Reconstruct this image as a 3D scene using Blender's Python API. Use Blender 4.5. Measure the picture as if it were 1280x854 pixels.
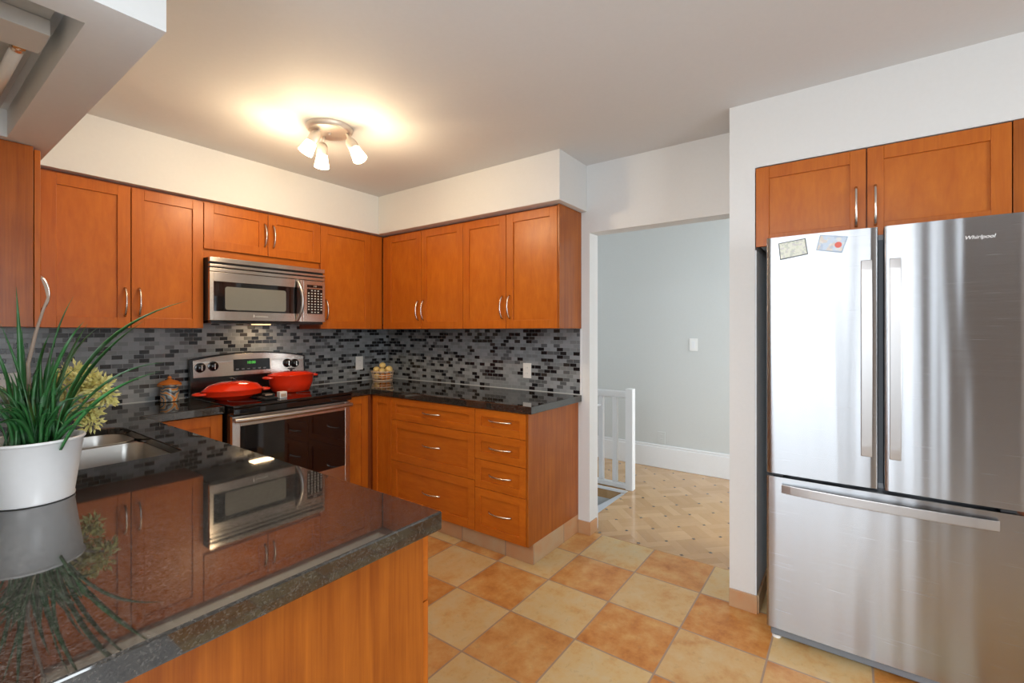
import bpy, bmesh, math, random
from mathutils import Vector, Matrix
random.seed(7)
PI = math.pi
for o in list(bpy.data.objects):
    bpy.data.objects.remove(o, do_unlink=True)
C = bpy.context.scene.collection
SC = bpy.context.scene

# ------------------------------------------------------------------ camera
cam_d = bpy.data.cameras.new('camera')
cam = bpy.data.objects.new('camera', cam_d)
C.objects.link(cam)
cam.location = (-2.7597, -3.4083, 1.3356)
cam.rotation_euler = (PI / 2, 0, -0.9421)
cam_d.sensor_width = 36
cam_d.lens = 580.145 / 1280 * 36
cam_d.shift_y = -0.00988
cam_d.clip_start = 0.02
SC.camera = cam

# ------------------------------------------------------------------ light and exposure
SC.view_settings.view_transform = 'Standard'
SC.view_settings.look = 'None'
SC.view_settings.gamma = 1
SC.view_settings.exposure = 0.48
SC.view_settings.use_curve_mapping = False
world = bpy.data.worlds.new('world')
SC.world = world
world.use_nodes = True
world.node_tree.nodes['Background'].inputs[0].default_value = (0.75, 0.87, 1.0, 1)
world.node_tree.nodes['Background'].inputs[1].default_value = 1.0


def area(name, loc, rot, sx, sy, power, col):
    d = bpy.data.lights.new(name, 'AREA')
    d.shape = 'RECTANGLE'
    d.size, d.size_y = sx, sy
    d.energy = power
    d.color = col
    o = bpy.data.objects.new(name, d)
    C.objects.link(o)
    o.location = loc
    o.rotation_euler = rot
    return o


DAY = (0.90, 0.96, 1.0)
# daylight through the dining room windows (just outside the openings), an added ceiling fill out of view, the hall windows
area('daylight_patio_door', (-6.56, -2.45, 1.2), (0, -PI / 2, 0), 2.05, 3.6, 44, DAY)
area('daylight_dining_window', (-2.55, -6.66, 1.3), (PI / 2, 0, 0), 1.5, 1.7, 54, DAY)
area('added_ceiling_fill', (-4.6, -2.3, 2.41), (0, 0, 0), 2.2, 3.2, 165, (0.95, 0.97, 1.0))  # unseen fill panel, added to brighten the kitchen from behind the camera
area('daylight_hall_window', (0.95, -5.16, 1.35), (PI / 2, 0, 0), 1.3, 1.7, 50, (0.92, 0.97, 1.0))
area('daylight_stair_window', (0.95, 2.16, 1.5), (-PI / 2, 0, 0), 1.2, 1.3, 34, (0.90, 0.96, 1.0))


# ------------------------------------------------------------------ material helpers
def srgb(r, g, b):
    f = lambda c: (c / 255 / 12.92) if c / 255 <= 0.04045 else ((c / 255 + 0.055) / 1.055) ** 2.4
    return (f(r), f(g), f(b), 1)


class NT:
    def __init__(s, name):
        s.m = bpy.data.materials.new(name)
        s.m.use_nodes = True
        s.t = s.m.node_tree
        s.b = s.t.nodes['Principled BSDF']

    def n(s, typ, ins=None, **props):
        nd = s.t.nodes.new(typ)
        for k, v in props.items():
            setattr(nd, k, v)
        for k, v in (ins or {}).items():
            if isinstance(v, bpy.types.NodeSocket):
                s.t.links.new(v, nd.inputs[k])
            else:
                nd.inputs[k].default_value = v
        return nd

    def math(s, op, a, b=0.0, c=0.0):
        nd = s.n('ShaderNodeMath', {0: a, 1: b, 2: c}, operation=op)
        return nd.outputs[0]

    def mix(s, f, a, b, blend='MIX'):
        nd = s.t.nodes.new('ShaderNodeMix')
        nd.data_type = 'RGBA'
        nd.blend_type = blend
        for i, v in ((0, f), (6, a), (7, b)):
            if isinstance(v, bpy.types.NodeSocket):
                s.t.links.new(v, nd.inputs[i])
            else:
                nd.inputs[i].default_value = v
        return nd.outputs[2]

    def ramp(s, f, stops, interp='LINEAR'):
        nd = s.n('ShaderNodeValToRGB', {0: f})
        r = nd.color_ramp
        r.interpolation = interp
        while len(r.elements) < len(stops):
            r.elements.new(0.5)
        for e, (p, c) in zip(r.elements, stops):
            e.position = p
            e.color = c
        return nd.outputs[0]

    def coord(s, scale=(1, 1, 1), loc=(0, 0, 0), rot=(0, 0, 0), rnd=False):
        v = s.n('ShaderNodeTexCoord').outputs['Object']
        if rnd:
            oi = s.n('ShaderNodeObjectInfo').outputs['Random']
            off = s.n('ShaderNodeCombineXYZ', {0: s.math('MULTIPLY', oi, 37.0), 1: s.math('MULTIPLY', oi, 19.0), 2: s.math('MULTIPLY', oi, 53.0)}).outputs[0]
            v = s.n('ShaderNodeVectorMath', {0: v, 1: off}, operation='ADD').outputs[0]
        return s.n('ShaderNodeMapping', {'Vector': v, 'Scale': scale, 'Location': loc, 'Rotation': rot}).outputs[0]

    def set(s, **k):
        names = dict(color='Base Color', rough='Roughness', metal='Metallic', ior='IOR', coat='Coat Weight', coatr='Coat Roughness', normal='Normal',
                     aniso='Anisotropic', anrot='Anisotropic Rotation', tangent='Tangent', emit='Emission Color', emits='Emission Strength', trans='Transmission Weight', spec='Specular IOR Level', sss='Subsurface Weight')
        for a, v in k.items():
            i = s.b.inputs[names[a]]
            if isinstance(v, bpy.types.NodeSocket):
                s.t.links.new(v, i)
            else:
                i.default_value = v
        return s.m

    def bump(s, h, strength=0.1, dist=0.01):
        return s.n('ShaderNodeBump', {'Strength': strength, 'Distance': dist, 'Height': h}).outputs[0]


def plain(name, col, rough=0.5, **k):
    t = NT(name)
    nz = t.n('ShaderNodeTexNoise', {'Vector': t.coord((1, 1, 1)), 'Scale': 60.0, 'Detail': 2.0}).outputs[0]
    c2 = (col[0] * 0.96, col[1] * 0.96, col[2] * 0.96, 1)
    return t.set(color=t.mix(nz, c2, col), rough=rough, **k)


def wood(name, base, dark, grain=(18, 18, 1.6), rough=0.36, amt=1.0, coat=0.06):
    t = NT(name)
    v = t.coord(grain, rnd=True)
    n1 = t.n('ShaderNodeTexNoise', {'Vector': v, 'Scale': 2.2, 'Detail': 6.0, 'Roughness': 0.62, 'Distortion': 0.6}).outputs[0]
    v2 = t.coord((grain[0] * 6, grain[1] * 6, grain[2] * 3), rnd=True)
    n2 = t.n('ShaderNodeTexNoise', {'Vector': v2, 'Scale': 1.6, 'Detail': 3.0}).outputs[0]
    v3 = t.coord((1, 1, 1), rnd=True)
    n3 = t.n('ShaderNodeTexNoise', {'Vector': v3, 'Scale': 5.0, 'Detail': 4.0}).outputs[0]
    f = t.math('ADD', t.math('MULTIPLY', n1, 0.6), t.math('MULTIPLY', n2, 0.25))
    f = t.math('ADD', f, t.math('MULTIPLY', n3, 0.3))
    f = t.math('MULTIPLY_ADD', t.math('SUBTRACT', f, 0.575), 2.2 * amt, 0.5)
    col = t.ramp(f, [(0.0, dark), (1.0, base)])
    return t.set(color=col, rough=rough, coat=coat, coatr=0.22, spec=0.3, normal=t.bump(n2, 0.03, 0.002))


WB, WD = (0.54, 0.150, 0.012, 1), (0.39, 0.085, 0.006, 1)
M = {}
M['wood'] = wood('maple_stain_vertical', WB, WD)
M['wood_h'] = wood('maple_stain_horizontal', WB, WD, grain=(2.2, 2.2, 16))
M['panel'] = wood('maple_panel', (0.56, 0.160, 0.0135, 1), (0.42, 0.098, 0.007, 1), grain=(9, 9, 3), amt=1.1)
M['cherry'] = wood('cherry_veneer', (0.42, 0.118, 0.012, 1), (0.25, 0.057, 0.006, 1), grain=(22, 22, 0.9), rough=0.3, amt=1.5)
M['carcass'] = wood('carcass_wood', (0.33, 0.08, 0.018, 1), (0.25, 0.055, 0.012, 1))
M['wall'] = plain('wall_paint', (0.735, 0.745, 0.74, 1), 0.6)
M['ceil'] = plain('ceiling_paint', (0.70, 0.71, 0.715, 1), 0.7)
M['trimw'] = plain('white_trim_paint', (0.80, 0.81, 0.82, 1), 0.35)
M['dinfloor'] = plain('dining_floor', (0.50, 0.49, 0.48, 1), 0.35)
M['hallwall'] = plain('hall_paint', (0.60, 0.62, 0.61, 1), 0.6)
M['alcove'] = plain('alcove_paint', (0.80, 0.85, 0.88, 1), 0.6)
M['taupe'] = plain('taupe_paint', (0.22, 0.145, 0.10, 1), 0.7)
M['nickel'] = plain('brushed_nickel', (0.72, 0.69, 0.65, 1), 0.25, metal=1.0)
M['satin'] = plain('satin_nickel_lamp', (0.80, 0.74, 0.66, 1), 0.42, metal=0.75)
M['black'] = plain('black_enamel', (0.008, 0.008, 0.009, 1), 0.18)
M['blackglass'] = plain('black_glass', (0.004, 0.004, 0.005, 1), 0.04, ior=1.6)
M['darkrec'] = plain('dark_plastic', (0.02, 0.02, 0.022, 1), 0.5)
M['gapgrey'] = plain('gasket_grey', (0.16, 0.18, 0.20, 1), 0.5)
M['sidegrey'] = plain('fridge_side_grey', (0.42, 0.44, 0.46, 1), 0.4)
M['white'] = plain('white_plastic', (0.82, 0.82, 0.80, 1), 0.3)
M['potwhite'] = plain('white_enamel_pot', (0.84, 0.85, 0.86, 1), 0.28)
M['grille'] = plain('grey_plastic', (0.17, 0.19, 0.215, 1), 0.4)
M['tan'] = plain('tan_metal', (0.62, 0.48, 0.36, 1), 0.3, metal=0.8)
M['red'] = plain('red_enamel', (0.80, 0.035, 0.008, 1), 0.12, coat=0.6, coatr=0.05)
M['brass'] = plain('brass_contact', (0.62, 0.30, 0.08, 1), 0.4, metal=0.6)
M['soil'] = plain('potting_soil', (0.05, 0.035, 0.022, 1), 0.9)
M['tube'] = plain('fluorescent_tube', (0.72, 0.68, 0.62, 1), 0.25)
M['lightgrey'] = plain('recess_paint', (0.66, 0.66, 0.64, 1), 0.55)
M['boxwhite'] = plain('light_box_paint', (0.80, 0.83, 0.84, 1), 0.5)
M['fixturegrey'] = plain('fixture_metal', (0.52, 0.54, 0.54, 1), 0.45)
M['lemon'] = plain('lemon_peel', (0.90, 0.66, 0.25, 1), 0.4)
M['orange'] = plain('orange_peel', (0.80, 0.26, 0.03, 1), 0.4)
M['wire'] = plain('basket_wicker', (0.74, 0.56, 0.40, 1), 0.5)
M['logo'] = plain('logo_silver', (0.86, 0.86, 0.86, 1), 0.3)
M['legend'] = plain('legend_print', (0.62, 0.62, 0.60, 1), 0.5)
M['blackcloth'] = plain('black_cloth', (0.012, 0.012, 0.013, 1), 0.8)


def steel(name, col, rough, aniso=0.75, wav=0.0, rot=0.0):
    t = NT(name)
    v = t.coord((1.5, 1.5, 220))
    nz = t.n('ShaderNodeTexNoise', {'Vector': v, 'Scale': 3.0, 'Detail': 2.0}).outputs[0]
    r = t.math('MULTIPLY_ADD', nz, 0.10, rough - 0.05)
    tg = t.n('ShaderNodeTangent', direction_type='RADIAL', axis='Z').outputs[0]
    k = {}
    if wav:
        w = t.n('ShaderNodeTexNoise', {'Vector': t.coord((1, 1, 0.06)), 'Scale': 9.0, 'Detail': 1.0}).outputs[0]
        k['normal'] = t.bump(w, wav, 0.03)
    return t.set(color=col, metal=1.0, rough=r, aniso=aniso, anrot=rot, tangent=tg, **k)


M['steel'] = steel('stainless_fridge', (0.40, 0.415, 0.435, 1), 0.25, 0.97, 0.26, 0.25)
M['steelw'] = steel('stainless_appliance', (0.58, 0.545, 0.50, 1), 0.24, 0.9, 0.0, 0.25)
M['handle'] = steel('stainless_handle', (0.47, 0.46, 0.455, 1), 0.32, 0.3)
M['sinksteel'] = steel('stainless_sink', (0.50, 0.50, 0.485, 1), 0.3, 0.7, 0.0, 0.25)
M['mwin'] = plain('microwave_mesh_glass', (0.20, 0.205, 0.185, 1), 0.12)

t = NT('granite')
v1 = t.n('ShaderNodeTexVoronoi', {'Vector': t.coord((1, 1, 1)), 'Scale': 420.0}).outputs['Color']
n1 = t.n('ShaderNodeTexNoise', {'Vector': t.coord((1, 1, 1)), 'Scale': 130.0, 'Detail': 4.0, 'Roughness': 0.7}).outputs[0]
n2 = t.n('ShaderNodeTexNoise', {'Vector': t.coord((1, 1, 1)), 'Scale': 35.0, 'Detail': 3.0}).outputs[0]
sep = t.n('ShaderNodeSeparateColor', {0: v1}).outputs[0]
f = t.math('ADD', t.math('MULTIPLY', sep, 0.45), t.math('ADD', t.math('MULTIPLY', n1, 0.6), t.math('MULTIPLY', n2, 0.3)))
gcol = t.ramp(f, [(0.40, (0.003, 0.003, 0.003, 1)), (0.62, (0.017, 0.0155, 0.0135, 1)), (0.82, (0.036, 0.032, 0.027, 1)), (1.0, (0.075, 0.07, 0.062, 1))])
M['granite'] = t.set(color=gcol, rough=0.035, ior=1.85)


def mosaic(name, axis):
    t = NT(name)
    co = t.n('ShaderNodeSeparateXYZ', {0: t.n('ShaderNodeTexCoord').outputs['Object']})
    v = t.n('ShaderNodeCombineXYZ', {0: co.outputs[axis], 1: co.outputs[2], 2: 0.0}).outputs[0]
    br = t.n('ShaderNodeTexBrick', {'Vector': v, 'Color1': (0, 0, 0, 1), 'Color2': (1, 1, 1, 1), 'Mortar': (0.5, 0.5, 0.5, 1), 'Scale': 1.0,
                                    'Mortar Size': 0.0012, 'Mortar Smooth': 0.0, 'Bias': 0.0, 'Brick Width': 0.051, 'Row Height': 0.0255}, offset=0.5)
    tint = t.n('ShaderNodeSeparateColor', {0: br.outputs['Color']}).outputs[0]
    col = t.ramp(tint, [(0.0, (0.004, 0.004, 0.006, 1)), (0.24, (0.030, 0.025, 0.022, 1)), (0.28, (0.10, 0.107, 0.112, 1)), (0.42, (0.22, 0.24, 0.25, 1)),
                        (0.60, (0.26, 0.28, 0.293, 1)), (0.78, (0.19, 0.205, 0.214, 1)), (0.88, (0.29, 0.312, 0.326, 1))], 'CONSTANT')
    nz = t.n('ShaderNodeTexNoise', {'Vector': t.coord((1, 1, 1)), 'Scale': 90.0, 'Detail': 3.0}).outputs[0]
    col = t.mix(t.math('MULTIPLY', nz, 0.12), col, (0.08, 0.085, 0.09, 1))
    col = t.mix(br.outputs['Fac'], col, (0.24, 0.255, 0.265, 1))
    h = t.math('SUBTRACT', 1.0, br.outputs['Fac'])
    return t.set(color=col, rough=t.math('MULTIPLY_ADD', br.outputs['Fac'], 0.4, 0.22), normal=t.bump(h, 0.3, 0.002))


M['mosaicA'] = mosaic('mosaic_back', 0)
M['mosaicB'] = mosaic('mosaic_right', 1)


def floor_tile():
    t = NT('terracotta_floor_tile')
    co = t.n('ShaderNodeSeparateXYZ', {0: t.n('ShaderNodeTexCoord').outputs['Object']})
    S = 0.3459
    fx = t.math('DIVIDE', t.math('SUBTRACT', co.outputs[0], 0.067), S)
    fy = t.math('DIVIDE', t.math('SUBTRACT', co.outputs[1], -2.099), S)
    cx, cy = t.math('FLOOR', fx), t.math('FLOOR', fy)
    ex = t.math('ABSOLUTE', t.math('SUBTRACT', t.math('SUBTRACT', fx, cx), 0.5))
    ey = t.math('ABSOLUTE', t.math('SUBTRACT', t.math('SUBTRACT', fy, cy), 0.5))
    gr = t.math('GREATER_THAN', t.math('MAXIMUM', ex, ey), 0.5 - 0.011)
    par = t.math('ABSOLUTE', t.math('MODULO', t.math('ADD', cx, cy), 2.0))
    cell = t.n('ShaderNodeCombineXYZ', {0: cx, 1: cy, 2: 0.0}).outputs[0]
    wn = t.n('ShaderNodeTexWhiteNoise', {'Vector': cell}, noise_dimensions='3D').outputs['Value']
    off = t.n('ShaderNodeVectorMath', {0: t.n('ShaderNodeTexCoord').outputs['Object'], 1: t.n('ShaderNodeVectorMath', {0: cell, 'Scale': 3.7}, operation='SCALE').outputs[0]}, operation='ADD').outputs[0]
    nz = t.n('ShaderNodeTexNoise', {'Vector': off, 'Scale': 7.0, 'Detail': 9.0, 'Roughness': 0.68}).outputs[0]
    nb = t.n('ShaderNodeTexNoise', {'Vector': off, 'Scale': 26.0, 'Detail': 5.0, 'Roughness': 0.7}).outputs[0]
    f = t.math('MULTIPLY_ADD', t.math('SUBTRACT', nz, 0.5), 2.6, 0.5)
    ora = t.ramp(f, [(0.0, (0.36, 0.105, 0.014, 1)), (0.45, (0.55, 0.215, 0.042, 1)), (1.0, (0.66, 0.39, 0.14, 1))])
    bei = t.ramp(f, [(0.0, (0.58, 0.30, 0.10, 1)), (0.4, (0.62, 0.44, 0.205, 1)), (1.0, (0.60, 0.50, 0.30, 1))])
    col = t.mix(t.math('MULTIPLY_ADD', par, 0.66, t.math('MULTIPLY', wn, 0.30)), bei, ora)
    col = t.mix(t.math('MULTIPLY', t.math('GREATER_THAN', nb, 0.60), 0.18), col, (0.34, 0.22, 0.11, 1))
    col = t.mix(gr, col, (0.36, 0.25, 0.18, 1))
    h = t.math('MULTIPLY_ADD', nb, 0.25, t.math('SUBTRACT', 1.0, gr))
    return t.set(color=col, rough=t.math('MULTIPLY_ADD', nb, 0.2, 0.27), spec=0.35, normal=t.bump(h, 0.25, 0.003))


M['tile'] = floor_tile()


def base_tile(name, axis, loc):
    t = NT(name)
    co = t.n('ShaderNodeSeparateXYZ', {0: t.n('ShaderNodeTexCoord').outputs['Object']})
    f = t.math('DIVIDE', t.math('SUBTRACT', co.outputs[axis], loc), 0.346)
    c = t.math('FLOOR', f)
    e = t.math('ABSOLUTE', t.math('SUBTRACT', t.math('SUBTRACT', f, c), 0.5))
    gr = t.math('GREATER_THAN', e, 0.491)
    wn = t.n('ShaderNodeTexWhiteNoise', {'W': c}, noise_dimensions='1D').outputs['Value']
    nz = t.n('ShaderNodeTexNoise', {'Vector': t.coord((1, 1, 1)), 'Scale': 11.0, 'Detail': 6.0}).outputs[0]
    f2 = t.math('MULTIPLY_ADD', t.math('SUBTRACT', nz, 0.5), 1.6, wn)
    col = t.ramp(f2, [(0.0, (0.52, 0.27, 0.13, 1)), (0.6, (0.50, 0.33, 0.19, 1)), (1.0, (0.48, 0.37, 0.24, 1))])
    col = t.mix(gr, col, (0.30, 0.21, 0.15, 1))
    return t.set(color=col, rough=0.35)


M['btX'] = base_tile('base_tile_x', 0, -0.54)
M['btY'] = base_tile('base_tile_y', 1, -1.75)


def parquet():
    t = NT('oak_parquet')
    v = t.coord((1, 1, 1), rot=(0, 0, PI / 4))
    co = t.n('ShaderNodeSeparateXYZ', {0: v})
    S = 0.1874
    fx, fy = t.math('SUBTRACT', t.math('DIVIDE', co.outputs[0], S), 0.086), t.math('ADD', t.math('DIVIDE', co.outputs[1], S), 0.52)
    cx, cy = t.math('FLOOR', fx), t.math('FLOOR', fy)
    lx, ly = t.math('SUBTRACT', fx, cx), t.math('SUBTRACT', fy, cy)
    par = t.math('ABSOLUTE', t.math('MODULO', t.math('ADD', cx, cy), 2.0))
    a = t.math('ADD', t.math('MULTIPLY', lx, par), t.math('MULTIPLY', ly, t.math('SUBTRACT', 1.0, par)))
    st = t.math('FLOOR', t.math('MULTIPLY', a, 3.0))
    cell = t.n('ShaderNodeCombineXYZ', {0: cx, 1: cy, 2: st}).outputs[0]
    wn = t.n('ShaderNodeTexWhiteNoise', {'Vector': cell}, noise_dimensions='3D').outputs['Value']
    sf = t.math('ABSOLUTE', t.math('SUBTRACT', t.math('FRACT', t.math('MULTIPLY', a, 3.0)), 0.5))
    line = t.math('GREATER_THAN', sf, 0.485)
    dx, dy = t.math('ABSOLUTE', t.math('SUBTRACT', lx, 0.5)), t.math('ABSOLUTE', t.math('SUBTRACT', ly, 0.5))
    dot = t.math('GREATER_THAN', t.math('MINIMUM', dx, dy), 0.45)
    nz = t.n('ShaderNodeTexNoise', {'Vector': t.coord((30, 30, 30)), 'Scale': 1.0, 'Detail': 3.0}).outputs[0]
    col = t.ramp(t.math('MULTIPLY_ADD', nz, 0.3, t.math('MULTIPLY', wn, 0.7)), [(0.1, (0.42, 0.235, 0.092, 1)), (0.9, (0.56, 0.35, 0.165, 1))])
    col = t.mix(t.math('MULTIPLY', line, 0.35), col, (0.22, 0.13, 0.06, 1))
    col = t.mix(dot, col, (0.10, 0.06, 0.035, 1))
    return t.set(color=col, rough=0.16, coat=0.3, coatr=0.1)


M['parquet'] = parquet()

t = NT('spiky_leaf')
nz = t.n('ShaderNodeTexNoise', {'Vector': t.coord((1, 1, 1)), 'Scale': 14.0, 'Detail': 2.0}).outputs[0]
M['leaf'] = t.set(color=t.ramp(nz, [(0.3, (0.016, 0.085, 0.02, 1)), (0.55, (0.04, 0.18, 0.05, 1)), (0.72, (0.19, 0.30, 0.22, 1))]), rough=0.3)
t = NT('yellow_green_foliage')
nz = t.n('ShaderNodeTexNoise', {'Vector': t.coord((1, 1, 1)), 'Scale': 40.0, 'Detail': 2.0}).outputs[0]
M['yleaf'] = t.set(color=t.ramp(nz, [(0.3, (0.55, 0.52, 0.14, 1)), (0.7, (0.80, 0.75, 0.34, 1))]), rough=0.6)
M['dryleaf'] = plain('dry_leaf', (0.42, 0.33, 0.27, 1), 0.6)
M['oldstem'] = plain('pale_stem', (0.36, 0.29, 0.26, 1), 0.7)

# glowing frosted shade glass
t = NT('frosted_lamp_glass')
M['glow'] = t.set(color=(0.95, 0.9, 0.82, 1), rough=0.4, emit=(1.0, 0.82, 0.58, 1), emits=9.0)
t = NT('task_lamp_lens')
M['taskglow'] = t.set(color=(0.9, 0.8, 0.6, 1), rough=0.4, emit=(1.0, 0.66, 0.30, 1), emits=1.5)
t = NT('green_clock_digits')
M['green'] = t.set(color=(0.02, 0.1, 0.02, 1), rough=0.5, emit=(0.15, 0.9, 0.12, 1), emits=0.6)

# painted ceramic jar
t = NT('jar_ceramic')
w = t.n('ShaderNodeTexWave', {'Vector': t.coord((1, 1, 1)), 'Scale': 14.0, 'Distortion': 9.0, 'Detail': 1.5, 'Detail Scale': 1.2}, wave_type='RINGS').outputs['Fac']
M['jar'] = t.set(color=t.ramp(w, [(0.0, (0.06, 0.05, 0.05, 1)), (0.22, (0.20, 0.26, 0.30, 1)), (0.6, (0.26, 0.33, 0.36, 1)), (0.85, (0.62, 0.42, 0.16, 1)), (1.0, (0.58, 0.16, 0.03, 1))]), rough=0.25)
M['jarlid'] = plain('jar_lid_glaze', (0.52, 0.16, 0.025, 1), 0.25)


def picture(name, ground, blobs, scale):
    t = NT(name)
    nz = t.n('ShaderNodeTexNoise', {'Vector': t.coord((1, 1, 1)), 'Scale': scale, 'Detail': 3.0}).outputs['Color']
    s = t.n('ShaderNodeSeparateColor', {0: nz})
    col = t.mix(t.math('MULTIPLY', t.math('GREATER_THAN', s.outputs[0], 0.55), 0.6), ground, blobs[0])
    col = t.mix(t.math('MULTIPLY', t.math('GREATER_THAN', s.outputs[1], 0.58), 0.6), col, blobs[1])
    col = t.mix(t.math('MULTIPLY', t.math('GREATER_THAN', s.outputs[2], 0.60), 0.6), col, blobs[2])
    return t.set(color=col, rough=0.3)


M['pic1'] = picture('sketch_print', (0.66, 0.68, 0.58, 1), [(0.40, 0.45, 0.40, 1), (0.55, 0.60, 0.45, 1), (0.48, 0.46, 0.50, 1)], 75.0)
M['pic2'] = picture('beach_print', (0.50, 0.60, 0.72, 1), [(0.70, 0.55, 0.38, 1), (0.72, 0.70, 0.62, 1), (0.35, 0.45, 0.60, 1)], 45.0)
M['frameblk'] = plain('magnet_border', (0.09, 0.10, 0.09, 1), 0.4)
M['frameblu'] = plain('magnet_blue_border', (0.36, 0.46, 0.60, 1), 0.4)
M['redspot'] = plain('magnet_red', (0.70, 0.12, 0.08, 1), 0.4)


# ------------------------------------------------------------------ mesh helpers
def rootloc(o):
    v = Vector((0, 0, 0))
    while o:
        v += o.location
        o = o.parent
    return v


class MB:
    def __init__(s):
        s.bm = bmesh.new()

    def box(s, x0, x1, y0, y1, z0, z1):
        x0, x1 = sorted((x0, x1)); y0, y1 = sorted((y0, y1)); z0, z1 = sorted((z0, z1))
        v = [s.bm.verts.new(p) for p in ((x0, y0, z0), (x1, y0, z0), (x1, y1, z0), (x0, y1, z0), (x0, y0, z1), (x1, y0, z1), (x1, y1, z1), (x0, y1, z1))]
        for f in ((0, 3, 2, 1), (4, 5, 6, 7), (0, 1, 5, 4), (1, 2, 6, 5), (2, 3, 7, 6), (3, 0, 4, 7)):
            s.bm.faces.new([v[i] for i in f])
        return s

    def fbox(s, F, u0, u1, v0, v1, n0, n1):
        a, b = F(u0, v0, n0), F(u1, v1, n1)
        return s.box(a[0], b[0], a[1], b[1], a[2], b[2])

    def loft(s, rings, cap0=True, cap1=True, closed=True):
        R = [[s.bm.verts.new(p) for p in r] for r in rings]
        n = len(R[0])
        for a, b in zip(R, R[1:]):
            for i in range(n if closed else n - 1):
                j = (i + 1) % n
                s.bm.faces.new((a[i], a[j], b[j], b[i]))
        if closed and cap0:
            s.bm.faces.new(R[0][::-1])
        if closed and cap1:
            s.bm.faces.new(R[-1])
        return s

    def lathe(s, prof, c=(0, 0, 0), seg=40, sx=1.0, sy=1.0, cap0=True, cap1=True, rot=None):
        rings = []
        for r, z in prof:
            r = max(r, 0.0004)
            ring = [Vector((r * sx * math.cos(2 * PI * i / seg), r * sy * math.sin(2 * PI * i / seg), z)) for i in range(seg)]
            if rot is not None:
                ring = [rot @ p for p in ring]
            rings.append([p + Vector(c) for p in ring])
        return s.loft(rings, cap0, cap1)

    def tube(s, pts, r, seg=10, flat=None):
        pts = [Vector(p) for p in pts]
        rs = r if isinstance(r, (list, tuple)) else [r] * len(pts)
        rings = []
        prev = None
        for i, p in enumerate(pts):
            d = (pts[min(i + 1, len(pts) - 1)] - pts[max(i - 1, 0)]).normalized()
            if prev is None:
                up = Vector((0, 0, 1)) if abs(d.z) < 0.9 else Vector((1, 0, 0))
                a = d.cross(up).normalized()
            else:
                a = (prev - d * prev.dot(d)).normalized()
            prev = a
            b = d.cross(a)
            k = flat or 1.0
            rings.append([p + a * rs[i] * math.cos(2 * PI * j / seg) + b * rs[i] * k * math.sin(2 * PI * j / seg) for j in range(seg)])
        return s.loft(rings)

    def poly(s, outer, holes, z0, z1):
        es = []
        for lp in [outer] + holes:
            vs = [s.bm.verts.new((x, y, z1)) for x, y in lp]
            for a, b in zip(vs, vs[1:] + vs[:1]):
                es.append(s.bm.edges.new((a, b)))
        r = bmesh.ops.triangle_fill(s.bm, use_beauty=True, use_dissolve=False, edges=es)
        fs = [g for g in r['geom'] if isinstance(g, bmesh.types.BMFace)]
        e = bmesh.ops.extrude_face_region(s.bm, geom=fs)
        vs = [g for g in e['geom'] if isinstance(g, bmesh.types.BMVert)]
        bmesh.ops.translate(s.bm, verts=vs, vec=(0, 0, z0 - z1))
        return s

    def sphere(s, c, r, sx=1, sy=1, sz=1, u=20, v=12, rot=None):
        m = Matrix.Translation(c) @ (rot.to_4x4() if rot is not None else Matrix.Identity(4)) @ Matrix.Diagonal((r * sx, r * sy, r * sz, 1))
        bmesh.ops.create_uvsphere(s.bm, u_segments=u, v_segments=v, radius=1.0, matrix=m)
        return s

    def build(s, name, mat, parent=None, bevel=0.0, smooth=False, loc=None, kind=None, seg=2):
        base = rootloc(parent) if parent is not None else Vector(loc or (0, 0, 0))
        bmesh.ops.recalc_face_normals(s.bm, faces=s.bm.faces[:])
        bmesh.ops.translate(s.bm, verts=s.bm.verts[:], vec=-base)
        me = bpy.data.meshes.new(name)
        s.bm.to_mesh(me)
        s.bm.free()
        me.materials.append(M[mat] if isinstance(mat, str) else mat)
        o = bpy.data.objects.new(name, me)
        C.objects.link(o)
        if parent is not None:
            o.parent = parent
        else:
            o.location = base
        if smooth:
            for p in me.polygons:
                p.use_smooth = True
        if smooth == 'auto':
            md = o.modifiers.new('split', 'EDGE_SPLIT')
            md.split_angle = math.radians(40)
        if bevel:
            md = o.modifiers.new('bevel', 'BEVEL')
            md.width = bevel
            md.segments = seg
            md.limit_method = 'ANGLE'
            md.angle_limit = math.radians(50)
        if kind:
            o['kind'] = kind
        return o


def tag(o, label, cat, group=None):
    o['label'] = label
    o['category'] = cat
    if group:
        o['group'] = group
    return o


def thing(name, loc, label, cat, group=None):
    o = bpy.data.objects.new(name, None)
    C.objects.link(o)
    o.location = loc
    o.empty_display_size = 0.05
    return tag(o, label, cat, group)


def FA(face):      # front facing -Y, u along X
    return lambda u, v, n: (u, face - n, v)


def FB(face):      # front facing -X, u along Y
    return lambda u, v, n: (face - n, u, v)


def FL(face):      # front facing +X, u along Y
    return lambda u, v, n: (face + n, u, v)


def text(name, body, size, mat, parent, place, extrude=0.0008, shear=0.0):
    cu = bpy.data.curves.new(name, 'FONT')
    cu.body = body
    cu.size = size
    cu.extrude = extrude
    cu.shear = shear
    cu.align_x = 'CENTER'
    cu.align_y = 'CENTER'
    to = bpy.data.objects.new(name, cu)
    C.objects.link(to)
    dg = bpy.context.evaluated_depsgraph_get()
    me = bpy.data.meshes.new_from_object(to.evaluated_get(dg))
    bpy.data.objects.remove(to, do_unlink=True)
    me.name = name
    base = rootloc(parent)
    for v in me.vertices:
        v.co = Vector(place(*v.co)) - base
    me.materials.clear()
    me.materials.append(M[mat])
    o = bpy.data.objects.new(name, me)
    C.objects.link(o)
    o.parent = parent
    return o


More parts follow.
